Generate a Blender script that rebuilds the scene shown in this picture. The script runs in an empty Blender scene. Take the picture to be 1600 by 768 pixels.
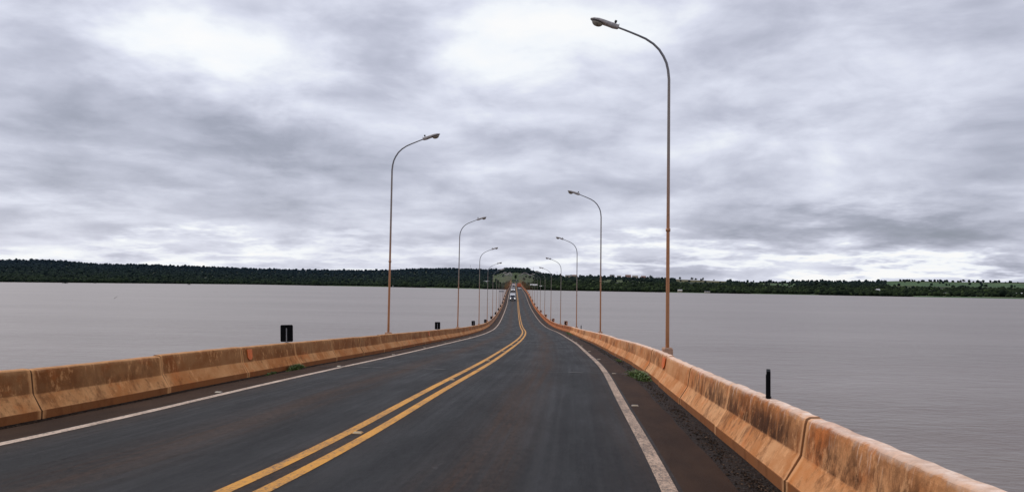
import bpy, math, random
import numpy as np
from math import sin, cos, pi, radians, sqrt, atan2, tan
random.seed(7); rng = np.random.default_rng(7)
sc = bpy.context.scene
COL = sc.collection
WZ = 12.5                      # camera height above the river (river surface at z = 0)

# ------------------------------------------------------------------ helpers
def link(o, parent=None):
    COL.objects.link(o)
    if parent is not None: o.parent = parent
    return o

class MB:
    def __init__(s): s.v = []; s.f = []; s.uv = []; s.m = []; s.sm = []
    def add(s, vs, fs, uvs=None, mat=0, smooth=False):
        b = len(s.v); s.v += [tuple(v) for v in vs]
        s.uv += (list(uvs) if uvs is not None else [(0, 0)] * len(vs))
        for f in fs: s.f.append(tuple(b + i for i in f)); s.m.append(mat); s.sm.append(smooth)
    def box(s, x0, x1, y0, y1, z0, z1, bev=0.0, mat=0):
        if bev <= 0:
            v = [(x, y, z) for z in (z0, z1) for y in (y0, y1) for x in (x0, x1)]
            s.add(v, [(0,2,3,1),(4,5,7,6),(0,1,5,4),(2,6,7,3),(0,4,6,2),(1,3,7,5)], mat=mat); return
        b = bev
        def ring(i, z): 
            return [(x0+b+i,y0+i,z),(x1-b-i,y0+i,z),(x1-i,y0+b+i,z),(x1-i,y1-b-i,z),(x1-b-i,y1-i,z),(x0+b+i,y1-i,z),(x0+i,y1-b-i,z),(x0+i,y0+b+i,z)]
        R = [ring(b*.7, z0), ring(0, z0+b), ring(0, z1-b), ring(b*.7, z1)]
        v = sum(R, []); f = []
        for k in range(3):
            for i in range(8):
                j = (i+1) % 8; f.append((k*8+i, k*8+j, (k+1)*8+j, (k+1)*8+i))
        f.append(tuple(reversed(range(8)))); f.append(tuple(range(24, 32)))
        s.add(v, f, mat=mat)
    def tube(s, pts, rad, n=10, caps=True, mat=0, smooth=True, sx=1.0):
        pts = [np.array(p, float) for p in pts]; vs = []; fs = []
        if not hasattr(rad, '__len__'): rad = [rad]*len(pts)
        prev = None
        for i, p in enumerate(pts):
            t = pts[min(i+1, len(pts)-1)] - pts[max(i-1, 0)]; t = t/ (np.linalg.norm(t)+1e-9)
            if prev is None:
                a = np.array([0, 1, 0.]) if abs(t[1]) < .9 else np.array([1, 0, 0.])
            else: a = prev
            u = a - t*np.dot(a, t); u /= np.linalg.norm(u); prev = u; w = np.cross(t, u)
            for k in range(n):
                an = 2*pi*k/n; q = p + rad[i]*(cos(an)*u*sx + sin(an)*w); vs.append(tuple(q))
        for i in range(len(pts)-1):
            for k in range(n):
                j = (k+1) % n; fs.append((i*n+k, i*n+j, (i+1)*n+j, (i+1)*n+k))
        if caps: fs.append(tuple(reversed(range(n)))); fs.append(tuple((len(pts)-1)*n+k for k in range(n)))
        s.add(vs, fs, mat=mat, smooth=smooth)
    def ell(s, c, r, nu=12, nv=7, zmin=-1.0, zmax=1.0, mat=0, jit=0):
        vs = []; fs = []
        for j in range(nv+1):
            zz = zmin + (zmax-zmin)*j/nv; zz = max(-.999, min(.999, zz)); rr = sqrt(1-zz*zz)
            for i in range(nu):
                a = 2*pi*i/nu; q = 1+random.uniform(-jit, jit)
                vs.append((c[0]+r[0]*rr*cos(a)*q, c[1]+r[1]*rr*sin(a)*q, c[2]+r[2]*zz*q))
        for j in range(nv):
            for i in range(nu):
                k = (i+1) % nu; fs.append((j*nu+i, j*nu+k, (j+1)*nu+k, (j+1)*nu+i))
        fs.append(tuple(reversed(range(nu)))); fs.append(tuple(nv*nu+i for i in range(nu)))
        s.add(vs, fs, mat=mat, smooth=True)
    def build(s, name, mats, parent=None):
        me = bpy.data.meshes.new(name); me.from_pydata(s.v, [], s.f)
        if not isinstance(mats, (list, tuple)): mats = [mats]
        for m in mats: me.materials.append(m)
        me.polygons.foreach_set('material_index', s.m); me.polygons.foreach_set('use_smooth', s.sm)
        uvl = me.uv_layers.new(name='UVMap'); li = np.zeros(len(me.loops), dtype=np.int32)
        me.loops.foreach_get('vertex_index', li); uv = np.array(s.uv, dtype=np.float32)[li]
        uvl.data.foreach_set('uv', uv.ravel()); me.update()
        return link(bpy.data.objects.new(name, me), parent)

def tag(o, label=None, cat=None, group=None, kind=None):
    if label: o['label'] = label
    if cat: o['category'] = cat
    if group: o['group'] = group
    if kind: o['kind'] = kind
    return o
def empty(name, loc=(0,0,0), rz=0, **k):
    o = link(bpy.data.objects.new(name, None)); o.location = loc; o.rotation_euler = (0,0,rz); o.empty_display_size = .3
    return tag(o, **k)
def copy_tree(o, parent=None):
    c = o.copy(); link(c, parent)
    if parent is not None: c.parent = parent
    for ch in list(o.children): copy_tree(ch, c)
    return c
def grid(name, rows, uvs, mat, parent=None, smooth=True, closed=False):
    """rows: list of rows of points -> one sheet"""
    m = MB(); nr = len(rows); nc = len(rows[0]); vs = []; uu = []
    for r, u in zip(rows, uvs): vs += list(r); uu += list(u)
    fs = [(i*nc+j, i*nc+j+1, (i+1)*nc+j+1, (i+1)*nc+j) for i in range(nr-1) for j in range(nc-1)]
    m.add(vs, fs, uu, smooth=smooth)
    return m.build(name, mat, parent)

# ------------------------------------------------------------------ node helper
class NT:
    def __init__(s, nt): s.nt = nt; nt.nodes.clear()
    def n(s, t, props=None, **inp):
        nd = s.nt.nodes.new(t)
        for k, v in (props or {}).items(): setattr(nd, k, v)
        for k, v in inp.items():
            key = int(k[1:]) if k[0] == 'i' and k[1:].isdigit() else k.replace('_', ' ')
            sk = nd.inputs[key]
            if isinstance(v, bpy.types.NodeSocket): s.nt.links.new(v, sk)
            else: sk.default_value = v
        return nd
    def m(s, op, a, b=0.0, c=None, clamp=False):
        k = dict(i0=a, i1=b)
        if c is not None: k['i2'] = c
        return s.n('ShaderNodeMath', dict(operation=op, use_clamp=clamp), **k).outputs[0]
    def noise(s, vec, scale, detail=4, rough=.55, dist=0.0):
        return s.n('ShaderNodeTexNoise', None, Vector=vec, Scale=scale, Detail=detail, Roughness=rough, Distortion=dist).outputs[0]
    def mapr(s, v, a, b, c=0.0, d=1.0, smooth=True):
        return s.n('ShaderNodeMapRange', dict(interpolation_type='SMOOTHSTEP' if smooth else 'LINEAR', clamp=True), i0=v, i1=a, i2=b, i3=c, i4=d).outputs[0]
    def mix(s, f, a, b, bt='MIX'):
        nd = s.nt.nodes.new('ShaderNodeMix'); nd.data_type = 'RGBA'; nd.blend_type = bt
        for sk, v in ((nd.inputs[0], f), (nd.inputs[6], a), (nd.inputs[7], b)):
            if isinstance(v, bpy.types.NodeSocket): s.nt.links.new(v, sk)
            elif isinstance(v, (int, float)): sk.default_value = v
            else: sk.default_value = (*v, 1)
        return nd.outputs[2]
    def vec(s, x=0.0, y=0.0, z=0.0): return s.n('ShaderNodeCombineXYZ', None, X=x, Y=y, Z=z).outputs[0]
    def sep(s, v): return s.n('ShaderNodeSeparateXYZ', None, i0=v).outputs
    def link(s, a, b): s.nt.links.new(a, b)
def newmat(name):
    m = bpy.data.materials.new(name); m.use_nodes = True; return m, NT(m.node_tree)
def finish(t, color, rough=.8, metal=0.0, height=None, bd=.02, bs=.6, spec=.5, emis=None, es=0):
    k = dict(Base_Color=color if isinstance(color, bpy.types.NodeSocket) else (*color, 1), Roughness=rough, Metallic=metal)
    p = t.n('ShaderNodeBsdfPrincipled', None, **k); p.inputs['Specular IOR Level'].default_value = spec
    if height is not None:
        b = t.n('ShaderNodeBump', None, Strength=bs, Distance=bd, Height=height); t.link(b.outputs[0], p.inputs['Normal'])
    if emis: p.inputs['Emission Color'].default_value = (*emis, 1); p.inputs['Emission Strength'].default_value = es
    o = t.n('ShaderNodeOutputMaterial'); t.link(p.outputs[0], o.inputs[0]); return p
def simple(name, col, rough=.6, metal=0., var=.25, scale=8., spec=.5, col2=None, emis=None, es=0):
    m, t = newmat(name); tc = t.n('ShaderNodeTexCoord').outputs['Object']
    nz = t.noise(tc, scale, 5, .6)
    c2 = col2 or tuple(c*(1-var) for c in col)
    c = t.mix(t.mapr(nz, .35, .65), col, c2)
    finish(t, c, rough, metal, height=nz, bd=.004, bs=.2, spec=spec, emis=emis, es=es); return m
def uvvec(t):
    uv = t.n('ShaderNodeUVMap').outputs[0]; s = t.sep(uv); return uv, s[0], s[1]

M = {}
# ------------------------------------------------------------------ centre line of the bridge
K = np.array([0, 7, 14, 22, 32, 45, 60, 80, 105, 135, 180, 240, 320, 450, 650, 1000., 1300., 1600.])
XC = np.array([-3.0397,-2.1787,-1.5932,-0.9457,-0.3729,0.2789,0.8513,1.3919,1.5477,1.6739,1.8967,2.2197,2.5325,2.9952,3.8272,5.2071,6.4,7.6])
ZC = np.array([-1.3349,-1.7985,-2.0846,-2.3974,-2.858,-3.4484,-4.1563,-4.9968,-5.9953,-6.7346,-7.0502,-6.7854,-5.0,-3.5388,-1.9,1.1849,1.1,0.2])
nK = len(K); hK = np.diff(K)
_A = np.zeros((nK, nK)); _B = np.zeros((nK, nK)); _A[0,0] = _A[-1,-1] = 1
for i in range(1, nK-1):
    _A[i,i-1] = hK[i-1]; _A[i,i] = 2*(hK[i-1]+hK[i]); _A[i,i+1] = hK[i]
    _B[i,i-1] = 6/hK[i-1]; _B[i,i] = -6/hK[i-1]-6/hK[i]; _B[i,i+1] = 6/hK[i]
_M2 = np.linalg.solve(_A, _B); MX = _M2 @ XC; MZ = _M2 @ ZC
def _sp(v, m, z):
    if z < 0:
        s = (v[1]-v[0])/hK[0] - (2*m[0]+m[1])*hK[0]/6; return v[0]+s*z
    if z > K[-1]:
        s = (v[-1]-v[-2])/hK[-1]; return v[-1]+s*(z-K[-1])
    i = max(0, min(int(np.searchsorted(K, z))-1, nK-2)); h = hK[i]; a = (K[i+1]-z)/h; b = (z-K[i])/h
    return a*v[i]+b*v[i+1]+((a**3-a)*m[i]+(b**3-b)*m[i+1])*h*h/6
_cache = {}
def frame(s):
    if s in _cache: return _cache[s]
    x = _sp(XC, MX, s); dx = _sp(XC, MX, s+.5)-_sp(XC, MX, s-.5); n = 1/sqrt(1+dx*dx)
    _cache[s] = (x, _sp(ZC, MZ, s)+WZ, dx, n); return _cache[s]
def P(s, off, up=0.0):
    x, z, dx, n = frame(s); return (x+off*n, s-off*dx*n, z+up)
def heading(s): return -math.atan(frame(s)[2])        # z-rotation that points local +Y along the road

def stations(a, b):
    out = [a]
    while out[-1] < b-1e-6:
        s = out[-1]; st = .5 if s < 30 else 1.0 if s < 70 else 2.0 if s < 160 else 5. if s < 400 else 10.
        out.append(min(b, round(s+st, 3)))
    return out
S0, S1 = -14.0, 1620.0
SA = stations(S0, S1)

# ------------------------------------------------------------------ materials: road
def road_mat():
    m, t = newmat('asphalt'); uv, u, v = uvvec(t)
    pos = t.vec(u, v, 0.0)
    fine = t.noise(pos, 55, 3, .7); grit = t.noise(pos, 160, 2, .6)
    patch = t.noise(t.vec(t.m('MULTIPLY', u, 1.0), t.m('MULTIPLY', v, .22), 0.0), 1.1, 5, .62)
    streak = t.noise(t.vec(t.m('MULTIPLY', u, 5.0), t.m('MULTIPLY', v, .12), 3.0), 1.5, 5, .6)
    au = t.m('ABSOLUTE', u)
    wob = t.m('MULTIPLY', t.m('SUBTRACT', t.noise(t.vec(0.0, v, 0.0), .12, 2), .5), .5)
    auw = t.m('ADD', au, wob)
    def band(c, w):   # soft bump at offset c
        d = t.m('DIVIDE', t.m('SUBTRACT', auw, c), w); return t.m('POWER', 2.718, t.m('MULTIPLY', t.m('MULTIPLY', d, d), -1.0))
    track = t.m('ADD', band(.95, .36), band(2.65, .40))
    mid = band(1.8, .42); edge = band(3.55, .35); cen = band(0.0, .32)
    base = t.mix(t.mapr(patch, .3, .7), (.0045, .0045, .0052), (.0110, .0108, .0118))
    base = t.mix(t.m('MULTIPLY', track, .55), base, (.0035, .0038, .0048))
    dirt = t.m('ADD', t.m('MULTIPLY', mid, 1.0), t.m('ADD', t.m('MULTIPLY', edge, .6), t.m('MULTIPLY', cen, .8)))
    dirt = t.m('MULTIPLY', dirt, t.mapr(streak, .30, .70, .25, 1.25), clamp=True)
    base = t.mix(t.m('MULTIPLY', dirt, .85), base, (.074, .040, .024))
    base = t.mix(t.mapr(grit, .60, .78, 0, .5), base, (.10, .09, .082))
    crk = t.n('ShaderNodeTexVoronoi', dict(feature='DISTANCE_TO_EDGE'), Vector=t.vec(t.m('ADD', u, t.m('MULTIPLY', fine, .10)), t.m('ADD', t.m('MULTIPLY', v, .35), t.m('MULTIPLY', patch, .8)), 0.0), Scale=.55).outputs[0]
    base = t.mix(t.m('MULTIPLY', t.mapr(crk, .006, .0, 0, .7), t.mapr(patch, .48, .56)), base, (.008, .008, .008))
    sc2 = t.mapr(t.noise(t.vec(t.m('MULTIPLY', u, 1.0), t.m('MULTIPLY', v, 1.0), 19.0), 3.1, 2, .5), .74, .78, 0, .5); base = t.mix(sc2, base, (.09, .085, .08))
    pits = t.mapr(t.noise(t.vec(t.m('MULTIPLY', u, 1.0), t.m('MULTIPLY', v, .5), 9.0), 14, 3, .7), .60, .72, 0, .55)
    base = t.mix(pits, base, (.009, .0095, .010))
    base = t.mix(t.mapr(t.noise(pos, 38, 2, .8), .50, .68, 0, .38), base, (.032, .030, .030))
    base = t.mix(t.mapr(fine, .42, .60, .55, 0), base, (.012, .013, .015))
    spk = t.noise(t.vec(u, t.m('MULTIPLY', v, .38), 31.0), 15, 3, .75)
    lng = t.noise(t.vec(t.m('ADD', t.m('MULTIPLY', u, 6.5), t.m('MULTIPLY', patch, .8)), t.m('MULTIPLY', v, .07), 33.0), 1.3, 4, .6)
    g1 = t.m('MULTIPLY', t.mapr(spk, .32, .68, .60, 1.42, False), t.mapr(lng, .32, .68, .80, 1.20, False))
    base = t.mix(1.0, base, t.n('ShaderNodeCombineColor', None, i0=g1, i1=g1, i2=g1).outputs[0], 'MULTIPLY')
    rough = t.m('ADD', t.mapr(lng, .3, .7, -.05, .05), t.m('ADD', t.mapr(patch, .3, .7, .58, .74), t.m('MULTIPLY', dirt, .12)))
    finish(t, base, rough, height=t.m('ADD', fine, t.m('MULTIPLY', grit, .6)), bd=.018, bs=.8, spec=.20)
    return m
M['asphalt'] = road_mat()
def shoulder_mat():
    m, t = newmat('shoulder_asphalt'); uv, u, v = uvvec(t); pos = t.vec(u, v, 0.0)
    fine = t.noise(pos, 90, 3, .7); pat = t.noise(t.vec(u, t.m('MULTIPLY', v, .35), 0.0), 1.6, 5, .6)
    c = t.mix(t.mapr(pat, .3, .7), (.029, .0135, .007), (.052, .026, .014))
    c = t.mix(t.mapr(fine, .5, .75, 0, .45), c, (.025, .017, .013))
    dots = t.mapr(t.noise(pos, 22, 2, .5), .70, .76, 0, .6); c = t.mix(dots, c, (.02, .015, .013))
    finish(t, c, .72, height=fine, bd=.014, bs=.7, spec=.08); return m
M['shoulder'] = shoulder_mat()
def gutter_mat():
    m, t = newmat('gutter_grit'); uv, u, v = uvvec(t); pos = t.vec(u, v, 0.0)
    vo = t.n('ShaderNodeTexVoronoi', None, Vector=pos, Scale=34.0); nz = t.noise(pos, 9, 6, .75)
    c = t.mix(t.mapr(nz, .35, .65), (.008, .005, .003), (.030, .016, .009))
    c = t.mix(t.mapr(t.noise(pos, 60, 3, .8), .62, .74, 0, .8), c, (.10, .07, .05))
    finish(t, c, .6, height=t.m('ADD', nz, t.m('MULTIPLY', vo.outputs[0], .6)), bd=.05, bs=1.0, spec=.12); return m
M['gutter'] = gutter_mat()
def paint_mat(name, col, dirtc, wear=.52):
    m, t = newmat(name); uv, u, v = uvvec(t); pos = t.vec(u, v, 0.0)
    g = t.noise(t.vec(u, t.m('MULTIPLY', v, .5), 0.0), 30, 5, .85); big = t.noise(t.vec(u, t.m('MULTIPLY', v, .4), 1.0), 3.0, 5, .65)
    c = t.mix(t.mapr(big, .35, .7, 0, .6), col, dirtc)
    c = t.mix(t.mapr(t.m('ADD', g, t.m('MULTIPLY', big, .35)), wear+.17, wear+.29, 0, .8), c, (.07, .055, .045))
    finish(t, c, .6, height=g, bd=.006, bs=.5, spec=.3); return m
M['white_paint'] = paint_mat('white_line_paint', (.62, .47, .36), (.38, .24, .15), .48)
M['yellow_paint'] = paint_mat('yellow_line_paint', (.66, .29, .020), (.40, .17, .022), .50)

def strip(name, o0, o1, up0, up1, mat, n=2, sa=SA, parent=None, kind='structure'):
    rows = []; uvs = []
    for s in sa:
        rows.append([P(s, o0+(o1-o0)*k/(n-1), up0+(up1-up0)*k/(n-1)) for k in range(n)])
        uvs.append([(o0+(o1-o0)*k/(n-1), s) for k in range(n)])
    o = grid(name, rows, uvs, mat, parent)
    if kind: o['kind'] = kind
    return o
B = 4.636        # barrier foot
strip('road', -3.72, 3.72, 0, 0, M['asphalt'], 25)
def edge_wob(s, a): return a*(math.sin(s*1.7)+.6*math.sin(s*4.1+1)+.4*math.sin(s*9.3+2))
for side, oe in ((1, 4.24), (-1, 4.40)):
    rows = []; uvs = []
    for s in SA:
        w = edge_wob(s+side*3, .012)
        pr = [(side*3.72, 0.0), (side*3.98, 0.0), (side*(oe+w), -.004), (side*(oe+w+.02), -.045)]
        if side < 0: pr = pr[::-1]
        rows.append([P(s, o, u) for o, u in pr]); uvs.append([(o, s) for o, u in pr])
    o = grid('shoulder', rows, uvs, M['shoulder'], smooth=False); o['kind'] = 'structure'
    rows = []; uvs = []
    for s in SA:
        w = edge_wob(s+side*3, .012)
        pr = [(side*(oe-.03), -.030), (side*(oe+.5*(B-oe)), -.026+.006*sin(s*2.3)), (side*(B+.06), -.012)]
        if side < 0: pr = pr[::-1]
        rows.append([P(s, o, u) for o, u in pr]); uvs.append([(o, s) for o, u in pr])
    o = grid('gutter', rows, uvs, M['gutter']); o['kind'] = 'structure'
for o0 in (-.155, .155):
    strip('centre_line_marking', o0-.070, o0+.070, .004, .004, M['yellow_paint'], 2)
M['white_dirty'] = paint_mat('dusty_white_line_paint', (.52, .36, .25), (.30, .175, .105), .45)
for o0 in (-3.6, 3.6):
    strip('edge_line_marking', o0-.074, o0+.074, .004, .004, M['white_paint'] if o0 < 0 else M['white_dirty'], 2)
# expansion joint across the road
jm = simple('joint_rubber', (.018, .016, .015), .7)
js = MB()
def patch(mb, s0, s1, o0, o1, up, n=24, wob=0.0):
    vs = []; fs = []; uu = []
    for k in range(n+1):
        o = o0+(o1-o0)*k/n; w = wob*sin(o*3.1)+wob*.5*sin(o*11)
        vs += [P(round(s0+w, 4), o, up), P(round(s1+w, 4), o, up)]; uu += [(o, s0), (o, s1)]
    fs = [(2*k, 2*k+2, 2*k+3, 2*k+1) for k in range(n)]
    mb.add(vs, fs, uu)
for s in (20.9, 62.0, 104.0, 146.0, 188.0): patch(js, s-.035, s+.035, -4.3, 4.2, .0075, wob=.02)
o = js.build('expansion_joint', jm); o['kind'] = 'structure'
sm_ = simple('scar_chalk', (.34, .31, .29), .8, var=.4)
js = MB()
for (a, b, s) in ((-2.75, -2.2, 20.95), (-1.35, -.75, 21.0), (2.6, 3.0, 20.98), (4.0, 4.2, 20.8), (-3.2, -2.9, 21.05)): patch(js, s-.022, s+.015, a, b, .010, 8, wob=.015)
o = js.build('joint_scar', sm_); o['kind'] = 'structure'

# ------------------------------------------------------------------ concrete barriers
def concrete_mat(name, lo, hi, darkc, streak_amt=1.0, top=(.62, .50, .44), up_dim=.85, stain=False, jo=13.4):
    m, t = newmat(name); uv, h, s = uvvec(t)      # u = height code, v = station
    info = t.n('ShaderNodeObjectInfo').outputs['Random']
    big = t.noise(t.vec(t.m('MULTIPLY', h, .9), t.m('MULTIPLY', s, .55), t.m('MULTIPLY', info, 6.0)), 1.5, 6, .62)
    st = t.noise(t.vec(t.m('MULTIPLY', h, 1.2), t.m('MULTIPLY', s, 2.5), 5.0), 2.0, 7, .72, .5)
    st2 = t.noise(t.vec(t.m('MULTIPLY', h, 1.1), t.m('MULTIPLY', s, 6.), 8.0), 1.8, 5, .7)
    blot = t.noise(t.vec(t.m('MULTIPLY', h, 2.5), t.m('MULTIPLY', s, 2.5), 2.0), 2.2, 7, .72)
    fine = t.noise(t.vec(h, s, 0.0), 45, 5, .75)
    c = t.mix(t.mapr(big, .34, .66), lo, hi)
    org = t.noise(t.vec(t.m('MULTIPLY', h, 1.2), t.m('MULTIPLY', s, .8), 14.0), 1.7, 5, .6)
    c = t.mix(t.mapr(org, .54, .68, 0, .6), c, (lo[0]*1.25, lo[1]*.95, lo[2]*.7))
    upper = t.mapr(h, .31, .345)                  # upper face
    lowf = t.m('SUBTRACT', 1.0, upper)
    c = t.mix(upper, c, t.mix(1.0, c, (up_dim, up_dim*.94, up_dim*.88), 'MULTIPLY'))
    pan = t.noise(t.vec(0.0, s, 4.0), .33, 2)
    # dark run-off: patchy, dense in some stretches only, strongest just above the break
    dk = t.m('ADD', t.m('MULTIPLY', st, .6), t.m('MULTIPLY', blot, .5))
    thr = t.mapr(pan, .36, .64, .10, -.10, smooth=False)
    dk = t.mapr(t.m('SUBTRACT', dk, thr), .50, .70)
    dk = t.m('MULTIPLY', t.m('MULTIPLY', dk, t.mapr(h, .66, .40, .45, 1.0)), upper)
    c = t.mix(t.m('MULTIPLY', dk, .92*streak_amt, clamp=True), c, darkc)
    if stain:      # one heavily stained panel and an orange one in front of it
        ds = t.m('DIVIDE', t.m('SUBTRACT', s, 8.55), 1.0); gs = t.m('POWER', 2.718, t.m('MULTIPLY', t.m('MULTIPLY', ds, ds), -1.0))
        gs = t.m('MULTIPLY', t.m('MULTIPLY', gs, t.mapr(h, .62, .44, .0, 1.0)), t.m('MULTIPLY', upper, t.mapr(st, .28, .50, .35, 1.0)))
        c = t.mix(t.m('MULTIPLY', gs, .93, clamp=True), c, (.060, .020, .006))
        c = t.mix(t.m('MULTIPLY', t.m('MULTIPLY', t.mapr(s, 7.45, 7.40), lowf), t.mapr(big, .3, .6, .9, .3)), c, (.60, .20, .045))
    dl = t.m('MULTIPLY', t.m('MULTIPLY', t.mapr(t.m('SUBTRACT', t.m('ADD', t.m('MULTIPLY', blot, .75), t.m('MULTIPLY', st, .25)), t.m('MULTIPLY', thr, .5)), .50, .66), lowf), .65)
    c = t.mix(dl, c, tuple(x*1.5 for x in darkc))
    drip = t.m('MULTIPLY', t.mapr(st2, .56, .70), t.m('MULTIPLY', t.mapr(h, .40, .66), upper))
    c = t.mix(t.m('MULTIPLY', drip, .55), c, tuple(min(1, x*1.15) for x in top))
    lt = t.m('MULTIPLY', t.mapr(t.noise(t.vec(t.m('MULTIPLY', h, 2.), t.m('MULTIPLY', s, 2.6), 21.0), 2.4, 6, .75), .54, .66), .5); c = t.mix(lt, c, tuple(min(1, x*1.25) for x in hi))
    c = t.mix(t.m('MULTIPLY', t.mapr(t.m('ADD', h, t.m('MULTIPLY', t.m('SUBTRACT', blot, .5), .26)), .61, .685), t.mapr(blot, .30, .62, 1.0, .45)), c, top)   # pale blotchy top: sky light painted into the colour
    c = t.mix(t.m('MULTIPLY', t.mapr(h, .108, .098, 0, .85), t.mapr(big, .2, .6, .6, 1.0)), c, (.20, .062, .016))                     # splashed toe
    c = t.mix(t.mapr(fine, .55, .75, 0, .35), c, tuple(x*.6 for x in lo))
    fr_ = t.m('FRACT', t.m('DIVIDE', t.m('ADD', s, jo), 3.4)); dj = t.m('MULTIPLY', t.m('MINIMUM', fr_, t.m('SUBTRACT', 1.0, fr_)), 3.4)
    jl = t.m('MULTIPLY', t.mapr(t.m('ADD', dj, t.m('MULTIPLY', t.m('SUBTRACT', blot, .5), .12)), .10, .03), .6)
    c = t.mix(jl, c, tuple(min(1, x*1.2) for x in hi)); c = t.mix(t.mapr(dj, .018, .006, 0, .45 if stain else .8), c, (.06, .03, .018))
    finish(t, c, .85, height=t.m('ADD', t.m('MULTIPLY', fine, .5), blot), bd=.016, bs=.75, spec=.2); return m
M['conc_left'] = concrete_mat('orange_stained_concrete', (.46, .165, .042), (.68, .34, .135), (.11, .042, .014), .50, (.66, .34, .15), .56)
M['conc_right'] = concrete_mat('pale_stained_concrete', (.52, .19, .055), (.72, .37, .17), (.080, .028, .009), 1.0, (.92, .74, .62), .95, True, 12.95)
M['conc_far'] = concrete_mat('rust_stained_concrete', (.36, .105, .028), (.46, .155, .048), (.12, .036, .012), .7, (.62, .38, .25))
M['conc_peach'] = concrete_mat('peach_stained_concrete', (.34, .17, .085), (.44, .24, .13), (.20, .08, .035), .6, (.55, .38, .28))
M['sealant'] = simple('joint_gap', (.03, .018, .012), .9)
# (outward offset from foot, height, u code)
PROF = [(0, -.05, 0.0), (0, .095, .09), (.012, .105, .115), (.13, .30, .30), (.142, .325, .34), (.182, .60, .60), (.196, .642, .645), (.225, .660, .68), (.31, .664, .76), (.342, .640, .80), (.38, -.35, 1.4)]
def panel(name, s0, s1, side, mat, parent, step, lbl=None, gap=.005, rough=0.0):
    ns = max(1, int(round((s1-s0)/step))); rows = []; uvs = []
    ss = [round(s0+gap+(s1-s0-2*gap)*k/ns, 3) for k in range(ns+1)]
    dro = random.uniform(-.012, .012)*(1 if rough else 0); drz = random.uniform(-.012, .010)*(1 if rough else 0)
    for s in ss:
        r = []; u = []
        for (o, z, c) in PROF:
            j = 0
            if rough and z > .6: j = rough*(sin(s*7.3+side)+.8*sin(s*17.1)+.7*sin(s*31.7+2)); 
            r.append(P(s, side*(B+o+dro+(j*.5 if z > .6 else 0)), z+drz*(z > .2)+j*.8)); u.append((c, s))
        if side > 0: pass
        else: r = r[::-1]; u = u[::-1]
        rows.append(r); uvs.append(u)
    m = MB(); nc = len(PROF); vs = sum(rows, []); uu = sum(uvs, [])
    fs = [(i*nc+j, i*nc+j+1, (i+1)*nc+j+1, (i+1)*nc+j) for i in range(ns) for j in range(nc-1)]
    fs.append(tuple(range(nc))); fs.append(tuple(reversed([ns*nc+j for j in range(nc)])))
    m.add(vs, fs, uu); o = m.build(name, mat, parent)
    if lbl: o['label'] = lbl
    return o
PITCH = 3.4
parap = {}
for side in (-1, 1):
    root = empty('bridge_parapet', P(0, side*(B+.2), 0))
    tag(root, 'low orange-stained concrete barrier along the left edge of the bridge, with dark delineator backs' if side < 0 else
        'pale orange concrete barrier with painted sky light on its bright top along the right edge of the bridge', 'concrete barrier', 'concrete barriers of the bridge')
    parap[side] = root
    first = 20.6 - 10*PITCH if side < 0 else 7.45-6*PITCH
    k = 0; s = first
    while k < 99:
        e = s+PITCH
        if side > 0: mat = M['conc_right'] if s < 78 else M['conc_far']
        else: mat = M['conc_left'] if s < 110 else M['conc_peach']
        st = .17 if s < 24 else .42 if s < 50 else .85
        o = panel('wall_panel', s, e, side, mat, root, st, rough=(.0035 if side > 0 else .0018) if s < 60 else 0)
        if side > 0 and abs(s-(7.45-0*PITCH)) < .1: o['label'] = 'panel with dark brown run-off stains below the top'
        s = e; k += 1
    m = MB(); o = panel('wall_panel', s, S1, side, M['conc_far'] if side > 0 else M['conc_peach'], root, 8.0); o['kind'] = 'stuff'
    # dark filler core seen through the joints
    core = []; cu = []
    for q in SA:
        pr = [(side*(B+.05), -.04), (side*(B+.06), .08), (side*(B+.19), .31), (side*(B+.23), .63), (side*(B+.32), .63), (side*(B+.33), -.04)]
        if side < 0: pr = pr[::-1]
        core.append([P(q, a, b) for a, b in pr]); cu.append([(0, q)]*6)
    grid('joint_filler', core, cu, M['sealant'], root, smooth=False)
    # parents placed at a base point: compensate child transforms
    for ch in root.children: ch.matrix_parent_inverse.identity(); ch.location = tuple(-c for c in root.location)
# orange reflectors fixed to the barrier faces
refl = simple('orange_reflector', (.85, .16, .004), .5, var=.2)
def reflector(s, side):
    m = MB(); vs = []; n = 12; hw = .26 if side > 0 else .13; hh = .115
    pts = [(-hw, hh), (hw, hh)]+[(hw*cos(a), -hh*.35+hh*.75*sin(a)) for a in [-pi*k/8 for k in range(0, 9)]]
    def face(o, z):   # inner upper face slope
        return side*(B+.142+(z-.325)/.315*.046 - o)
    cz = .485; L = len(pts)
    for d in (.006, .020):
        vs += [P(round(s+a, 4), face(d, cz+b), cz+b) for a, b in pts]
    fs = [tuple(range(L)), tuple(reversed(range(L, 2*L)))]+[(i, (i+1) % L, L+(i+1) % L, L+i) for i in range(L)]
    m.add(vs, fs); o = m.build('reflector', refl, parap[side]); o.location = tuple(-c for c in parap[side].location)
for k in range(8): reflector(18.15+k*24.6, 1)
for k in range(8): reflector(17.6+k*25.6, -1)

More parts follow.
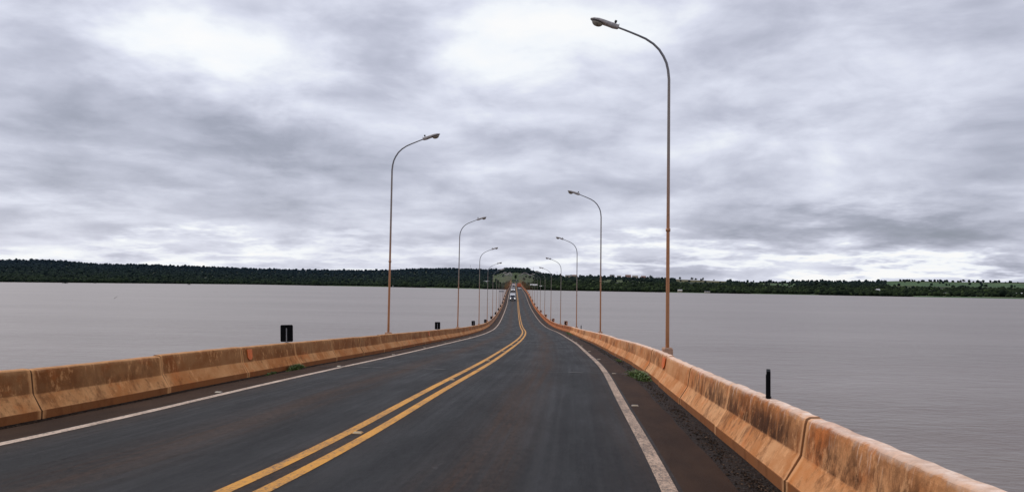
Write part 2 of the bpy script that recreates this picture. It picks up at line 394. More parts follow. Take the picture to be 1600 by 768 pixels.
# ------------------------------------------------------------------ bridge deck below
M['deckc'] = simple('deck_concrete', (.25, .19, .15), .9, var=.35, scale=1.2)
br = empty('bridge', P(0, 0, -1), label='long two-lane concrete bridge dipping low over the brown river and rising to the far shore', cat='bridge')
rows = []; uvs = []
for s in SA:
    pr = [(-5.5, -.12), (-5.5, -.45), (-3.6, -.6), (-3.3, -1.9), (3.3, -1.9), (3.6, -.6), (5.5, -.45), (5.5, -.12), (0, -.10), (-5.5, -.12)]
    rows.append([P(s, a, b) for a, b in pr]); uvs.append([(a, s) for a, b in pr])
o = grid('deck', rows, uvs, M['deckc'], br, smooth=False); o.location = tuple(-c for c in br.location)
for s in np.arange(15, 1590, 90.):
    s = float(s); m = MB(); x, y, z = P(s, 0, -1.9)
    m.box(x-3.6, x+3.6, y-.8, y+.8, z-1.0, z+.02, .08)
    for dx in (-2.2, 2.2): m.tube([(x+dx, y, -3), (x+dx, y, z-.9)], .75, 16)
    o = m.build('pier', M['deckc'], br); o.location = tuple(-c for c in br.location)

# ------------------------------------------------------------------ street lamps
def pole_mat():
    m, t = newmat('lamp_pole_steel'); tc = t.n('ShaderNodeTexCoord').outputs['Object']; sx = t.sep(tc)
    st = t.noise(t.vec(t.m('MULTIPLY', sx[0], 30.), t.m('MULTIPLY', sx[1], 30.), t.m('MULTIPLY', sx[2], .8)), 1.0, 5, .6)
    rnd = t.n('ShaderNodeObjectInfo').outputs['Random']
    lvl = t.m('ADD', t.m('ADD', sx[2], t.m('MULTIPLY', st, 2.2)), t.m('MULTIPLY', rnd, -1.6))
    c = t.mix(t.mapr(lvl, 2.0, 5.6), (.46, .20, .085), (.27, .225, .19))
    c = t.mix(t.mapr(sx[2], 6.8, 8.0), c, (.20, .20, .21))
    c = t.mix(t.mapr(t.noise(tc, 14, 5, .7), .55, .75, 0, .5), c, (.10, .045, .02))
    c = t.mix(t.mapr(t.noise(t.vec(0., 0., sx[2]), 3.0, 3), .62, .7, 0, .6), c, (.14, .055, .03))
    finish(t, c, .5, .25, spec=.5); return m
M['pole'] = pole_mat()
M['housing'] = simple('lamp_housing_grey', (.50, .46, .44), .55, .0, var=.35, scale=10)
M['bowl'] = simple('dusty_glass_bowl', (.33, .29, .23), .25, 0, var=.45, scale=14)
M['bowl_rim'] = simple('bowl_rim', (.06, .055, .05), .5)
M['cell'] = simple('photocell_dark', (.035, .035, .04), .5)
M['pedestal'] = simple('pedestal_concrete', (.50, .30, .20), .9, var=.3)
def make_lamp():
    """local: +X is towards the road, z=0 is the top of the barrier"""
    root = empty('street_lamp')
    m = MB(); arc = [(0, 7.0), (.0, 7.35), (.025, 7.6), (.07, 7.80), (.15, 7.98), (.27, 8.17), (.43, 8.33), (.64, 8.47), (.84, 8.56), (1.02, 8.635), (1.22, 8.715), (1.42, 8.79)]
    pts = [(0, 0, -.55), (0, 0, .5), (0, 0, 1.8), (0, 0, 3.2), (0, 0, 4.6), (0, 0, 6.0)]+[(a, 0, b) for a, b in arc]
    rad = [.051, .050, .048, .045, .042, .040]+[.038, .037, .036, .035, .034, .033, .031, .030, .028, .027, .026, .025]
    m.tube(pts, rad, 14); m.tube([(0, 0, 3.18), (0, 0, 3.26)], .062, 14)
    m.build('pole', M['pole'], root)
    m = MB(); m.box(-.13, .13, -.16, .16, -.70, .05, .03); m.build('pedestal', M['pedestal'], root)
    # luminaire: loft along a tilted axis
    ax = np.array([cos(.30), 0, sin(.30)]); up = np.array([-sin(.30), 0, cos(.30)]); o0 = np.array([1.38, 0, 8.78])
    secs = [(0.0, .045, .045, -.03), (.03, .075, .075, -.06), (.16, .085, .085, -.075), (.30, .10, .085, -.06), (.42, .135, .085, -.045), (.58, .155, .08, -.03), (.72, .135, .055, -.02), (.80, .075, .03, -.012), (.82, .04, .012, -.008)]
    n = 16; vs = []; fs = []
    for (a, w, ht, lo) in secs:
        for k in range(n):
            an = 2*pi*k/n; y = w*cos(an); z = (ht if sin(an) > 0 else -lo)*abs(sin(an))**.7*(1 if sin(an) > 0 else -1)
            vs.append(tuple(o0+ax*a+up*z+np.array([0, y, 0])))
    for i in range(len(secs)-1):
        for k in range(n):
            j = (k+1) % n; fs.append((i*n+k, i*n+j, (i+1)*n+j, (i+1)*n+k))
    fs.append(tuple(reversed(range(n)))); fs.append(tuple((len(secs)-1)*n+k for k in range(n)))
    m = MB(); m.add(vs, fs, smooth=True); lum = m.build('luminaire', M['housing'], root)
    def loc(a, y, z): return tuple(o0+ax*a+up*z+np.array([0, y, 0]))
    m = MB(); m.ell((0, 0, 0), (.16, .12, .12), 16, 7, -1, .05)
    m.v = [loc(.60+x, y, z-.03) for x, y, z in m.v]; m.build('glass_bowl', M['bowl'], lum)
    m = MB(); pr = [loc(.60+.168*cos(a), .128*sin(a), -.03) for a in np.linspace(0, 2*pi, 17)]
    m.tube(pr, .011, 6); m.build('bowl_rim', M['bowl_rim'], lum)
    m = MB(); m.tube([loc(.13, 0, .07), loc(.13, 0, .11)], .022, 8); m.tube([loc(.13, 0, .11), loc(.13, 0, .165)], .036, 10); m.build('photocell', M['cell'], lum)
    m = MB(); m.tube([loc(.02, 0, .04), loc(.02, 0, .10)], .010, 6); m.build('bolt', M['cell'], lum)
    return root
lamp0 = make_lamp()
DL = 28.13; LZ = {1: 21.21, -1: 34.38}
words = ['first', 'second', 'third', 'fourth', 'fifth', 'sixth', 'seventh', 'eighth', 'ninth', 'tenth', 'eleventh', 'twelfth', 'thirteenth', 'fourteenth']
used = False
for side in (1, -1):
    for k in range(35):
        s = LZ[side]+k*DL
        if s > 1010: break
        o = lamp0 if not used else copy_tree(lamp0); used = True
        o.location = P(s, side*5.25, .664)
        o.rotation_euler = (radians(random.uniform(-.35, .35)), radians(random.uniform(-.3, .3)), (pi if side > 0 else 0)+heading(s)+radians(random.uniform(-2.5, 2.5)))
        sd = 'right' if side > 0 else 'left'
        if k == 0: lb = 'tallest curved street lamp, rust-brown at its foot, nearest behind the right barrier' if side > 0 else 'nearest curved street lamp standing behind the left barrier'
        elif k < 14: lb = '%s nearest curved street lamp along the %s barrier' % (words[k], sd)
        else: lb = 'tiny distant street lamp far along the %s side of the bridge' % sd
        tag(o, lb, 'street lamp', 'street lamps along the %s side' % sd if k < 14 else 'tiny distant street lamps of the %s side' % sd)

# ------------------------------------------------------------------ delineator plates
M['plate_black'] = simple('black_plate_back', (.004, .004, .005), .75, var=.3, spec=.1)
M['post_grey'] = simple('plate_post_grey', (.30, .30, .31), .5, .4)
M['plate_orange'] = simple('orange_chevron_face', (.62, .30, .18), .6)
def rrect(w, h, r, n=5):
    out = []
    for cx, cz, a0 in ((w-r, h-r, 0), (-w+r, h-r, pi/2), (-w+r, -h+r, pi), (w-r, -h+r, 3*pi/2)):
        for k in range(n+1): a = a0+pi/2*k/n; out.append((cx+r*cos(a), cz+r*sin(a)))
    return out
def make_delin(front=False):
    """plate in local XZ, camera side is -Y, base z=0 at barrier top"""
    root = empty('delineator')
    w, h = (.17, .225) if not front else (.20, .25)
    pr = rrect(w, h, .035); L = len(pr); m = MB(); z0 = h+.02
    m.add([(x, -.002, z+z0) for x, z in pr]+[(x, .002, z+z0) for x, z in pr], [tuple(range(L)), tuple(reversed(range(L, 2*L)))]+[(i, L+i, L+(i+1) % L, (i+1) % L) for i in range(L)])
    m.build('plate', M['plate_orange'] if front else M['plate_black'], root)
    m = MB()
    m.box(-.013, .013, (-.022 if not front else .004), (-.004 if not front else .022), -.02, z0+h*.62, 0); m.box(-.05, .05, -.03, .03, 0, .012, 0)
    m.build('post', M['post_grey'], root)
    if front:   # black chevron pointing left
        m = MB(); t_ = .12
        p = [(.13, .21), (-.03, 0), (.13, -.21), (.13-t_*1.6, -.21), (-.03-t_*1.4, 0), (.13-t_*1.6, .21)]
        q = [(x, -.0045, z+z0) for x, z in p]; q2 = [(x, -.0025, z+z0) for x, z in p]
        m.add(q+q2, [(0,1,4,5), (1,2,3,4), (11,10,7,6), (10,9,8,7)]+[(i, 6+i, 6+(i+1) % 6, (i+1) % 6) for i in range(6)])
        m.build('chevron', M['plate_black'], root)
    return root
dl = make_delin(); first = True
for k in range(22):
    s = 20.3+27.3*k; o = dl if first else copy_tree(dl); first = False
    o.location = P(s, -(B+.30), .664); o.rotation_euler = (radians(random.uniform(-2, 2)), radians(random.uniform(-2, 2)), heading(s)+radians(random.uniform(-6, 6)))
    lb = ('largest black back of a delineator plate with a grey post, on the left barrier' if k == 0 else '%s nearest black delineator plate on the left barrier' % words[k] if k < 9 else 'tiny black delineator plate far down the left barrier')
    tag(o, lb, 'road sign', 'delineator plates on the left barrier' if k < 9 else 'tiny far delineator plates on the left barrier')
# plates twisted edge-on on the right barrier
for i, s in enumerate((9.12, 65.0)):
    root = empty('delineator', P(s, B+.27, .664), radians(72 if i == 0 else 79))
    m = MB(); m.box(-.14, .14, -.022, .022, .01, .31, .004); m.build('plate', M['plate_black'], root)
    m = MB(); m.box(-.02, .02, .022, .028, -.01, .26); m.box(-.06, .06, -.03, .03, 0, .014); m.build('post', M['plate_black'], root)
    tag(root, 'near black delineator plate twisted edge-on, like a short post, on the right barrier' if i == 0 else 'small black delineator plate twisted edge-on between right barrier lamps', 'road sign')
df = make_delin(True); first = True
for k, s in enumerate([89.5, 118, 146]+[174+28.*q for q in range(15)]):
    o = df if first else copy_tree(df); first = False
    o.location = P(s, B+.27, .664); o.rotation_euler = (0, 0, heading(s)+radians(random.uniform(-8, 4)))
    lb = '%s orange chevron marker on the right barrier' % ['nearest and largest', 'second nearest', 'third nearest', 'fourth nearest', 'fifth nearest', 'sixth nearest'][k] if k < 6 else 'tiny distant orange chevron marker on the right barrier'
    tag(o, lb, 'road sign', 'chevron markers on the right barrier' if k < 6 else 'tiny far chevron markers on the right barrier')
# narrow two-post sign on the left
s = 236; root = empty('roadside_sign', P(s, -(B+.55), .3), heading(s)+radians(8))
m = MB(); m.box(-.75, .75, -.03, .03, 4.0, 4.35, .01); m.build('panel', M['post_grey'], root)
for x in (-.45, .45): m = MB(); m.tube([(x, 0, -.9), (x, 0, 4.1)], .06, 8); m.build('post', M['post_grey'], root)
tag(root, 'grey two-post sign seen beyond the left barrier among far lamps', 'road sign')

# ------------------------------------------------------------------ road studs
M['stud_y'] = simple('stud_yellow', (.62, .34, .10), .5, var=.3, scale=30)
M['stud_w'] = simple('stud_white', (.36, .30, .25), .6, var=.4, scale=30)
M['stud_lens'] = simple('stud_lens', (.45, .36, .22), .4)
def make_stud(mat):
    m = MB(); w, l, h = .06, .05, .018
    m.add([(-w,-l,0),(w,-l,0),(w,l,0),(-w,l,0),(-w*.85,-l*.45,h),(w*.85,-l*.45,h),(w*.85,l*.45,h),(-w*.85,l*.45,h)], [(4,5,6,7),(0,1,5,4),(1,2,6,5),(2,3,7,6),(3,0,4,7)])
    root = m.build('road_stud', mat)
    m = MB(); m.add([(-w*.75,-l*.9,.005),(w*.75,-l*.9,.005),(w*.7,-l*.52,h*.98),(-w*.7,-l*.52,h*.98)], [(0,1,2,3)]); m.build('reflector', M['stud_lens'], root)
    return root
sy = make_stud(M['stud_y']); first = True
for k in range(12):
    s = 9.9+7.85*k; o = sy if first else copy_tree(sy); first = False
    o.location = P(s, -.03+random.uniform(-.04, .04), .0045); o.rotation_euler = (0, 0, heading(s)+random.uniform(-.2, .2))
    tag(o, '%s nearest yellow road stud between the double yellow lines' % words[k] if k else 'nearest yellow road stud between the double yellow lines', 'road stud', 'yellow studs of the centre line')
sw = make_stud(M['stud_w']); first = True
for side, s00, n in ((1, 6.5, 10), (-1, 14.0, 8)):
    for k in range(n):
        s = s00+7.2*k; o = sw if first else copy_tree(sw); first = False
        o.location = P(s, side*3.78+random.uniform(-.03, .03), .0005); o.rotation_euler = (0, 0, heading(s)+random.uniform(-.2, .2))
        sd = 'right' if side > 0 else 'left'
        tag(o, '%s nearest white road stud beside the %s edge line' % (words[k], sd) if k else 'nearest white road stud beside the %s edge line' % sd, 'road stud', 'white studs beside the %s edge line' % sd)

# ------------------------------------------------------------------ gravel and weeds
def gravel(name, side, o0, o1, n, s1, label):
    m = MB()
    base = [(1,0,0),(-1,0,0),(0,1,0),(0,-1,0),(0,0,1),(0,0,-.6),(.6,.6,.5),(-.6,.5,.4)]
    F = [(0,2,6),(2,4,6),(4,0,6),(0,4,3),(3,4,1),(1,4,7),(4,2,7),(2,1,7),(0,5,2),(2,5,1),(1,5,3),(3,5,0)]
    for i in range(n):
        s = 5.5+(s1-5.5)*random.random()**1.7; o = random.triangular(o0, o1, (o0+o1*2)/3)
        r = random.uniform(.004, .015)*(1.6 if random.random() < .06 else 1); p = P(round(s, 2), side*o, -.022)
        a = random.random()*6.28; q = [r*random.uniform(.7, 1.3) for _ in range(8)]
        m.add([(p[0]+(x*cos(a)-y*sin(a))*q[k], p[1]+(x*sin(a)+y*cos(a))*q[k]*1.3, p[2]+z*r*.7) for k, (x, y, z) in enumerate(base)], F, mat=random.choice((0, 0, 0, 0, 1, 1, 2)))
    o = m.build(name, [simple('pebble_dark', (.016, .009, .005), .8, spec=.1), simple('pebble_mid', (.045, .025, .014), .8, spec=.1), simple('pebble_pale', (.12, .075, .048), .8, spec=.1)])
    tag(o, label, 'gravel', kind='stuff')
gravel('gravel', 1, 4.26, 4.62, 5200, 60, 'loose dark grit and pebbles at the foot of the right barrier')
gravel('gravel', -1, 4.30, 4.63, 4200, 60, 'loose dark grit and pebbles at the foot of the left barrier')
leafm = []
for nm, c in (('weed_green', (.06, .12, .02)), ('weed_light', (.14, .20, .04)), ('weed_dry', (.15, .11, .05))): leafm.append(simple(nm, c, .6))
def weed(s, off, L, W, H, n, label, stuff=False):
    m = MB(); c = P(s, off, -.02)
    for i in range(n):
        u = random.gauss(0, .38); w = random.gauss(0, .38); bx = c[0]+w*W; by = c[1]+u*L
        hh = H*random.uniform(.35, 1)*max(.2, 1-(u*u+w*w)); a = random.random()*6.28; ln = random.uniform(.3, 1.)*hh
        bw = random.uniform(.004, .012); dx, dy = cos(a), sin(a); px, py = -dy*bw, dx*bw
        p0 = (bx-px, by-py, c[2]); p1 = (bx+px, by+py, c[2]); k = 1.6
        m1 = (bx+dx*ln*.4+px*k, by+dy*ln*.4+py*k, c[2]+hh*.7); m0 = (bx+dx*ln*.4-px*k, by+dy*ln*.4-py*k, c[2]+hh*.7)
        tp = (bx+dx*ln, by+dy*ln, c[2]+hh*random.uniform(.75, 1.05))
        m.add([p0, p1, m1, m0, tp], [(0,1,2,3), (3,2,4)], mat=random.choice((0, 0, 1, 1, 2) if random.random() < .5 else (0, 1)))
    o = m.build('grass' if stuff else 'weed_clump', leafm)
    if stuff: tag(o, label, 'grass', kind='stuff')
    else: tag(o, label, 'weeds', 'weeds at the barrier feet')
weed(20.0, 4.42, 1.5, .28, .19, 2200, 'large green weed tuft in the gutter below the right barrier')
weed(19.8, -4.50, .85, .13, .18, 700, 'green weed tuft at the foot of the left barrier below the first delineator plate')
weed(18.2, -4.52, .6, .07, .07, 200, 'thin sparse weeds at the left barrier foot just before the green tuft', True)
weed(74, 4.40, 4.5, .22, .14, 1500, 'low dull grass where the right barrier turns darker orange', True)
weed(27.5, 4.45, .9, .12, .07, 200, 'small weed patch in the right gutter beyond the big tuft', True)

# ------------------------------------------------------------------ vehicles
def vmat(name, c, rough=.35, **k): return simple(name, c, rough, var=.12, scale=2, **k)
M['glass'] = simple('vehicle_glass', (.03, .035, .045), .08, var=.1)
M['tyre'] = simple('tyre_rubber', (.02, .02, .02), .8); M['rim'] = simple('rim_metal', (.35, .35, .36), .4, .6)
M['chrome'] = simple('bumper_dark', (.04, .04, .045), .5)
M['hl'] = simple('headlight_lit', (.9, .9, .88), .2, var=.02, emis=(1, .97, .9), es=1.6)
M['tl'] = simple('tail_light', (.45, .02, .01), .3)
def wheels(root, xs, ys, r, w):
    for y in ys:
        for x in xs:
            m = MB(); n = 20; sg = 1 if x > 0 else -1
            m.tube([(x-w/2, y, r), (x-w/2*.8, y, r), (x+w/2*.8, y, r), (x+w/2, y, r)], [r*.93, r, r, r*.93], n, caps=True)
            wh = m.build('wheel', M['tyre'], root); m = MB(); m.tube([(x+sg*w*.40, y, r), (x+sg*(w*.5+.012), y, r)], [r*.62, r*.56], 16); m.build('rim', M['rim'], wh)
def prism(pts, x0, x1, inset_top=0.0, ztop=None, zb=None):
    m = MB(); L = len(pts)
    def xx(x, z):
        if not inset_top or z <= zb: return x
        f = (z-zb)/(ztop-zb); return x-math.copysign(inset_top*f, x)
    m.add([(xx(x0, z), y, z) for y, z in pts]+[(xx(x1, z), y, z) for y, z in pts], [tuple(range(L)), tuple(reversed(range(L, 2*L)))]+[(i, L+i, L+(i+1) % L, (i+1) % L) for i in range(L)])
    return m
def truck(col, boxc, label, loc, rz, lit=True, W=1.05, Ht=2.85):
    """front faces local -Y"""
    root = empty('truck', loc, rz, label=label, cat='truck')
    cm = vmat('truck_cab_paint', col); bm = vmat('truck_box_paint', boxc, .45)
    prism([(-3.0, .55), (-3.02, 1.05), (-2.72, 2.05), (-2.3, 2.18), (-1.45, 2.18), (-1.45, .5)], -W, W, .12, 2.18, 1.05).build('cab', cm, root)
    m = MB(); m.add([(-W+.14, -3.03, 1.12), (W-.14, -3.03, 1.12), (W-.22, -2.75, 1.98), (-W+.22, -2.75, 1.98)], [(0,1,2,3)]); 
    m.v = [(x, y-.012, z) for x, y, z in m.v]; m.build('windscreen', M['glass'], root)
    for sg in (-1, 1):
        m = MB(); m.box(sg*W-.012 if sg > 0 else -W-.008, W+.008 if sg > 0 else -W+.012, -2.6, -1.75, 1.15, 1.85); m.build('side_window', M['glass'], root)
        m = MB(); m.box(sg*(W-.16)-.15, sg*(W-.16)+.15, -3.09, -3.02, .70, .92, .02); m.build('headlight', M['hl'] if lit else M['rim'], root)
        m = MB(); m.box(sg*(W+.14)-.07, sg*(W+.14)+.07, -2.85, -2.78, 1.25, 1.65, .02); m.box(min(sg*W, sg*(W+.1)), max(sg*W, sg*(W+.1)), -2.82, -2.80, 1.55, 1.58); m.build('mirror', M['chrome'], root)
        m = MB(); m.box(sg*(W-.16)-.12, sg*(W-.16)+.12, 3.005, 3.05, .62, .76, .01); m.build('tail_light', M['tl'], root)
    m = MB(); m.box(-W, W, -3.12, -2.98, .38, .62, .03); m.build('bumper', M['chrome'], root)
    m = MB(); m.box(-.45, .45, -3.06, -3.0, .66, .98, .01); m.build('grille', M['chrome'], root)
    m = MB(); m.box(-W-.02, W+.02, -1.35, 3.0, .85, Ht, .03); b = m.build('cargo_box', bm, root)
    m = MB()
    for x in (-.01,): m.box(x, x+.02, 3.0, 3.02, .95, Ht-.1)
    m.box(-.5, -.46, 3.0, 3.03, .95, Ht-.1); m.box(.46, .5, 3.0, 3.03, .95, Ht-.1); m.build('door_bars', M['rim'], b)
    m = MB(); m.box(-.45, .45, -2.9, 2.9, .5, .84); m.build('chassis', M['chrome'], root)
    wheels(root, (-W+.13, W-.13), (-2.25, 1.9), .42, .26)
    return root
def car(col, label, loc, rz, van=False, lit=True):
    root = empty('van' if van else 'car', loc, rz, label=label, cat='van' if van else 'car')
    cm = vmat('vehicle_paint', col)
    if van:
        body = [(-2.3, .35), (-2.32, .85), (-1.75, 1.15), (-1.15, 1.85), (-.8, 1.98), (2.2, 1.98), (2.3, 1.7), (2.3, .35)]; W = .93; zt = 1.98; ws = ((-1.78, 1.17), (-1.17, 1.84)); rw = ((2.31, 1.15), (2.31, 1.75))
    else:
        body = [(-2.1, .32), (-2.15, .68), (-1.2, .90), (-.45, 1.40), (.9, 1.44), (1.75, .98), (2.12, .92), (2.15, .35)]; W = .87; zt = 1.44; ws = ((-1.18, .93), (-.47, 1.39)); rw = ((1.73, 1.0), (.94, 1.41))
    prism(body, -W, W, .16, zt, .9).build('body', cm, root)
    for (a, b), nm in ((ws, 'windscreen'), (rw, 'rear_window')):
        m = MB(); g = -.014 if nm == 'windscreen' else .014
        w0 = W-.10; w1 = W-.20
        m.add([(-w0, a[0]+g, a[1]+.012), (w0, a[0]+g, a[1]+.012), (w1, b[0]+g, b[1]+.008), (-w1, b[0]+g, b[1]+.008)], [(0,1,2,3)]); m.build(nm, M['glass'], root)
    for sg in (-1, 1):
        f = ws[0][0]; r = body[4][0]+ (1.2 if not van else 2.8)
        m = MB(); x0 = sg*(W+.006); x1 = sg*(W-.125)
        if van: q = [(x0, -1.5, 1.12), (x0, 1.9, 1.12), (x1, 1.9, 1.72), (x1, -1.1, 1.72)]
        else: q = [(x0, -.95, .95), (x0, 1.45, .95), (x1+sg*.0, .75, 1.36), (x1, -.45, 1.36)]
        m.add(q, [(0,1,2,3)]); m.build('side_window', M['glass'], root)
        m = MB(); y0 = body[1][0]; m.box(sg*(W-.2)-.14, sg*(W-.2)+.14, y0-.03, y0+.06, .60, .76, .015); m.build('headlight', M['hl'] if lit else M['rim'], root)
        m = MB(); y1 = body[-1][0]; m.box(sg*(W-.15)-.1, sg*(W-.15)+.1, y1-.05, y1+.03, .66, .85, .01); m.build('tail_light', M['tl'], root)
    m = MB(); m.box(-W+.02, W-.02, body[0][0]-.08, body[0][0]+.05, .3, .5, .02); m.box(-W+.02, W-.02, body[-1][0]-.05, body[-1][0]+.06, .3, .5, .02); m.build('bumper', M['chrome'], root)
    wheels(root, (-W+.08, W-.08), (-1.4, 1.35), .33, .2)
    return root
truck((.80, .80, .80), (.84, .84, .84), 'nearest oncoming white box truck with its headlights on, in the left lane', P(278, -1.85, .0), heading(278), W=.95, Ht=2.6)
car((.82, .82, .82), 'white van following behind the oncoming white truck', P(405, -1.9, .0), heading(405), van=True)
truck((.75, .70, .68), (.78, .68, .66), 'far pale box truck furthest back in the left lane', P(540, -1.7, .0), heading(540), lit=False, Ht=2.7)
car((.80, .80, .80), 'small white car driving away in the right lane behind the orange truck', P(462, 1.75, .0), heading(462)+pi, lit=False)
truck((.50, .09, .03), (.62, .14, .045), 'orange-red box truck driving away at the far end of the right lane', P(545, 2.1, .0), heading(545)+pi, lit=False, W=1.3, Ht=3.1)

# ------------------------------------------------------------------ toll canopy at the end
s = 1560.; root = empty('gantry', P(s, 0, 0), heading(s), label='dark flat-roofed canopy spanning the road at the far end of the bridge', cat='road canopy')
dk = simple('canopy_dark', (.03, .032, .04), .7)
m = MB(); m.box(-6.5, 6.5, -5, 5, 5.4, 7.6, .1); m.build('roof', dk, root)
for x in (-6.0, 0, 6.0): m = MB(); m.box(x-.35, x+.35, -.4, .4, 0, 5.42); m.build('column', dk, root)
for x in (-3.0, 3.0): m = MB(); m.box(x-1.5, x+1.5, -1.6, 1.6, 0, 3.4, .05); m.build('booth', dk, root)
m = MB(); m.box(1.5, 4.2, -5.2, -5.0, 6.0, 7.2); m.build('sign_panel', simple('panel_pale', (.3, .32, .35), .6), root)

# ------------------------------------------------------------------ far shore
SIL = [(-900, 14), (-500, 18), (-200, 22), (0, 24.6), (60, 25.8), (110, 24.5), (150, 21.2), (225, 21.8), (325, 19.6), (400, 18.1), (471, 17.2), (542, 17.8), (607, 18.8), (661, 22), (709, 22.8), (744, 22.6), (782, 22), (792, 25), (825, 24.2), (842, 18.4), (883, 14), (918, 15.5), (982, 15), (1054, 13.6), (1125, 11.8), (1172, 10.8), (1220, 11), (1275, 14), (1312, 13), (1362, 14.2), (1400, 16.2), (1437, 16.6), (1500, 16), (1600, 17.2), (1800, 17), (2100, 15), (2500, 12)]
SHO = [(-900, 10), (0, 9.8), (200, 8.6), (400, 7.4), (600, 8.0), (780, 9.0), (850, 9.4), (1220, 10.1), (1600, 11.2), (2500, 12)]
RNG = [(-900, 1.0), (700, 1.1), (830, 1.1), (900, 1.4), (1200, 1.6), (2500, 1.6)]
def itp(tb, x): return float(np.interp(x, [a for a, b in tb], [b for a, b in tb]))
def land(az, q):
    """az: bearing code (800 = along the bridge), q 0 shore .. 1 ridge -> x, y, z on the ground"""
    sh = itp(SHO, az); Zs = WZ*1200/sh; si = itp(SIL, az)-2.6
    d = Zs*(1+itp(RNG, az)*q); g = q**.85 if az < 860 else q**.8
    e = -sh+(si+sh)*g
    e += .8*sin(az*.021+q*5)*sin(q*9+az*.013)*q*(1-q)*4
    return ((az-800)/1200*d, d, WZ+e/1200*d, e)
def meadow(az, e, q):
    if 770 < az < 836 and 1.5 < e < 17.5-abs(az-805)*.12: return 1
    if 1056 < az < 1136 and 7 < e < 12.5: return 2
    if 1385 < az < 2200 and 5.5+ .3*sin(az*.05) < e < 13: return 3
    if 1195 < az < 1245 and 4.5 < e < 7: return 3
    if 1425 < az < 1700 and q < .035: return 3
    if 520 < az < 600 and q < .02: return 3
    if az > 380 and q < .02 and sin(az*.037)+sin(az*.011+1) > .4: return 3
    if az > 870 and 1 < e < 9 and sin(az*.047+e*.9)*sin(az*.0131+1.3) > .62: return 1 if sin(az*.02) > 0 else 3
    if 900 < az < 985 and 4.5 < e < 7 and sin(az*.3) > 0: return 1
    return 0
NA, NQ = 700, 34
azs = np.concatenate([np.linspace(-900, -20, 100), np.linspace(-18, 1618, 500), np.linspace(1625, 2500, 100)])
qs = [-.03]+[(i/NQ)**1.2 for i in range(NQ)]+[1.0, 1.35, 2.0]
vs = []; fld = []
for q in qs:
    for az in azs:
        x, y, z, e = land(az, min(q, 1.0)) if q >= 0 else land(az, 0)
        if q < 0: z = -1.5; x *= .985; y *= .985
        if q > 1: f = q; x *= f; y *= f; z *= .8
        if q == 0: z = .25
        vs.append((x, y, z)); fld.append(meadow(az, e, q))
na = len(azs); fs = [(i*na+j, i*na+j+1, (i+1)*na+j+1, (i+1)*na+j) for i in range(len(qs)-1) for j in range(na-1)]
me = bpy.data.meshes.new('hills'); me.from_pydata(vs, [], fs)
at = me.attributes.new('field', 'FLOAT', 'POINT'); at.data.foreach_set('value', np.array(fld, dtype=np.float32))
me.polygons.foreach_set('use_smooth', [True]*len(fs))
m, t = newmat('far_land'); tc = t.n('ShaderNodeTexCoord').outputs['Object']; fa = t.n('ShaderNodeAttribute', dict(attribute_name='field')).outputs['Fac']
nz = t.noise(tc, .012, 5, .6); c = t.mix(t.mapr(nz, .35, .65), (.014, .022, .016), (.03, .04, .022))
c = t.mix(t.mapr(fa, .3, .8), c, t.mix(t.mapr(nz, .35, .65), (.035, .055, .022), (.085, .10, .045)))
c = t.mix(t.mapr(fa, 1.3, 1.8), c, (.10, .09, .045)); c = t.mix(t.mapr(fa, 2.3, 2.8), c, t.mix(t.mapr(nz, .4, .6), (.045, .085, .04), (.075, .12, .055)))
finish(t, c, .95, spec=.1); me.materials.append(m)
hills = link(bpy.data.objects.new('hills', me)); hills['kind'] = 'structure'

# forest mass -------------------------------------------------------
def ico():
    import bmesh
    bm = bmesh.new(); bmesh.ops.create_icosphere(bm, subdivisions=2, radius=1); V = np.array([v.co[:] for v in bm.verts]); F = np.array([[v.index for v in f.verts] for f in bm.faces]); bm.free(); return V, F
IV, IF = ico()
cand = []
def trees_in(a0, a1, n, scale=1.0):
    for _ in range(n):
        az = random.uniform(a0, a1); q = random.random()**1.05
        q = max(q, .004+.012*max(0, sin(az*.037)+sin(az*.011+1)-.4)*(az > 380))
        x, y, z, e = land(az, q)
        if (meadow(az, e, q) or meadow(az, e+3.2, q)) and random.random() > .02: continue
        if 796 < az < 818 and e < 3: continue
        if q > .93 and az > 870 and random.random() < .6: continue
        cand.append((x, y, z, q, az, scale))
    for _ in range(int(n*.22)):      # denser along the shore and the ridge
        az = random.uniform(a0, a1); q = random.choice((random.uniform(0, .03), random.uniform(.97, 1.0)))
        if q > .5 and az > 870 and (random.random() < .75 or sin(az*.09)+sin(az*.031) < .2): continue
        x, y, z, e = land(az, q)
        if meadow(az, e, q) or meadow(az, e+3.2, q): continue
        if 796 < az < 818 and e < 3: continue
        cand.append((x, y, z, q, az, scale))
trees_in(-20, 1620, 19000); trees_in(-900, -20, 2500, 1.9); trees_in(1620, 2500, 2500, 1.9)
n = len(cand); nv = len(IV); nf = len(IF)
VV = np.zeros((n, nv, 3)); tint = np.zeros((n, nv)); hz = np.zeros((n, nv))
for i, (x, y, z, q, az, scl) in enumerate(cand):
    r = random.uniform(2.2, 4.2)*scl*(1+.25*q)*(1.35 if random.random() < .10 else 1); h = r*random.uniform(.85, 1.35)
    J = 1+rng.uniform(-.32, .32, nv)
    v = IV*J[:, None]*np.array([r, r, h]); VV[i] = v+np.array([x, y, z+h*.75])
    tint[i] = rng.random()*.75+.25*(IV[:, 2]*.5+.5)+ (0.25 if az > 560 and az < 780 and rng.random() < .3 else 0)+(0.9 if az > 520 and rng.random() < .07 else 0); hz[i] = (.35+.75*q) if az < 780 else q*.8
me = bpy.data.meshes.new('far_forest'); me.vertices.add(n*nv); me.vertices.foreach_set('co', VV.ravel())
F = (IF[None]+(np.arange(n)*nv)[:, None, None]).reshape(-1, 3)
me.loops.add(F.size); me.loops.foreach_set('vertex_index', F.ravel().astype(np.int32))
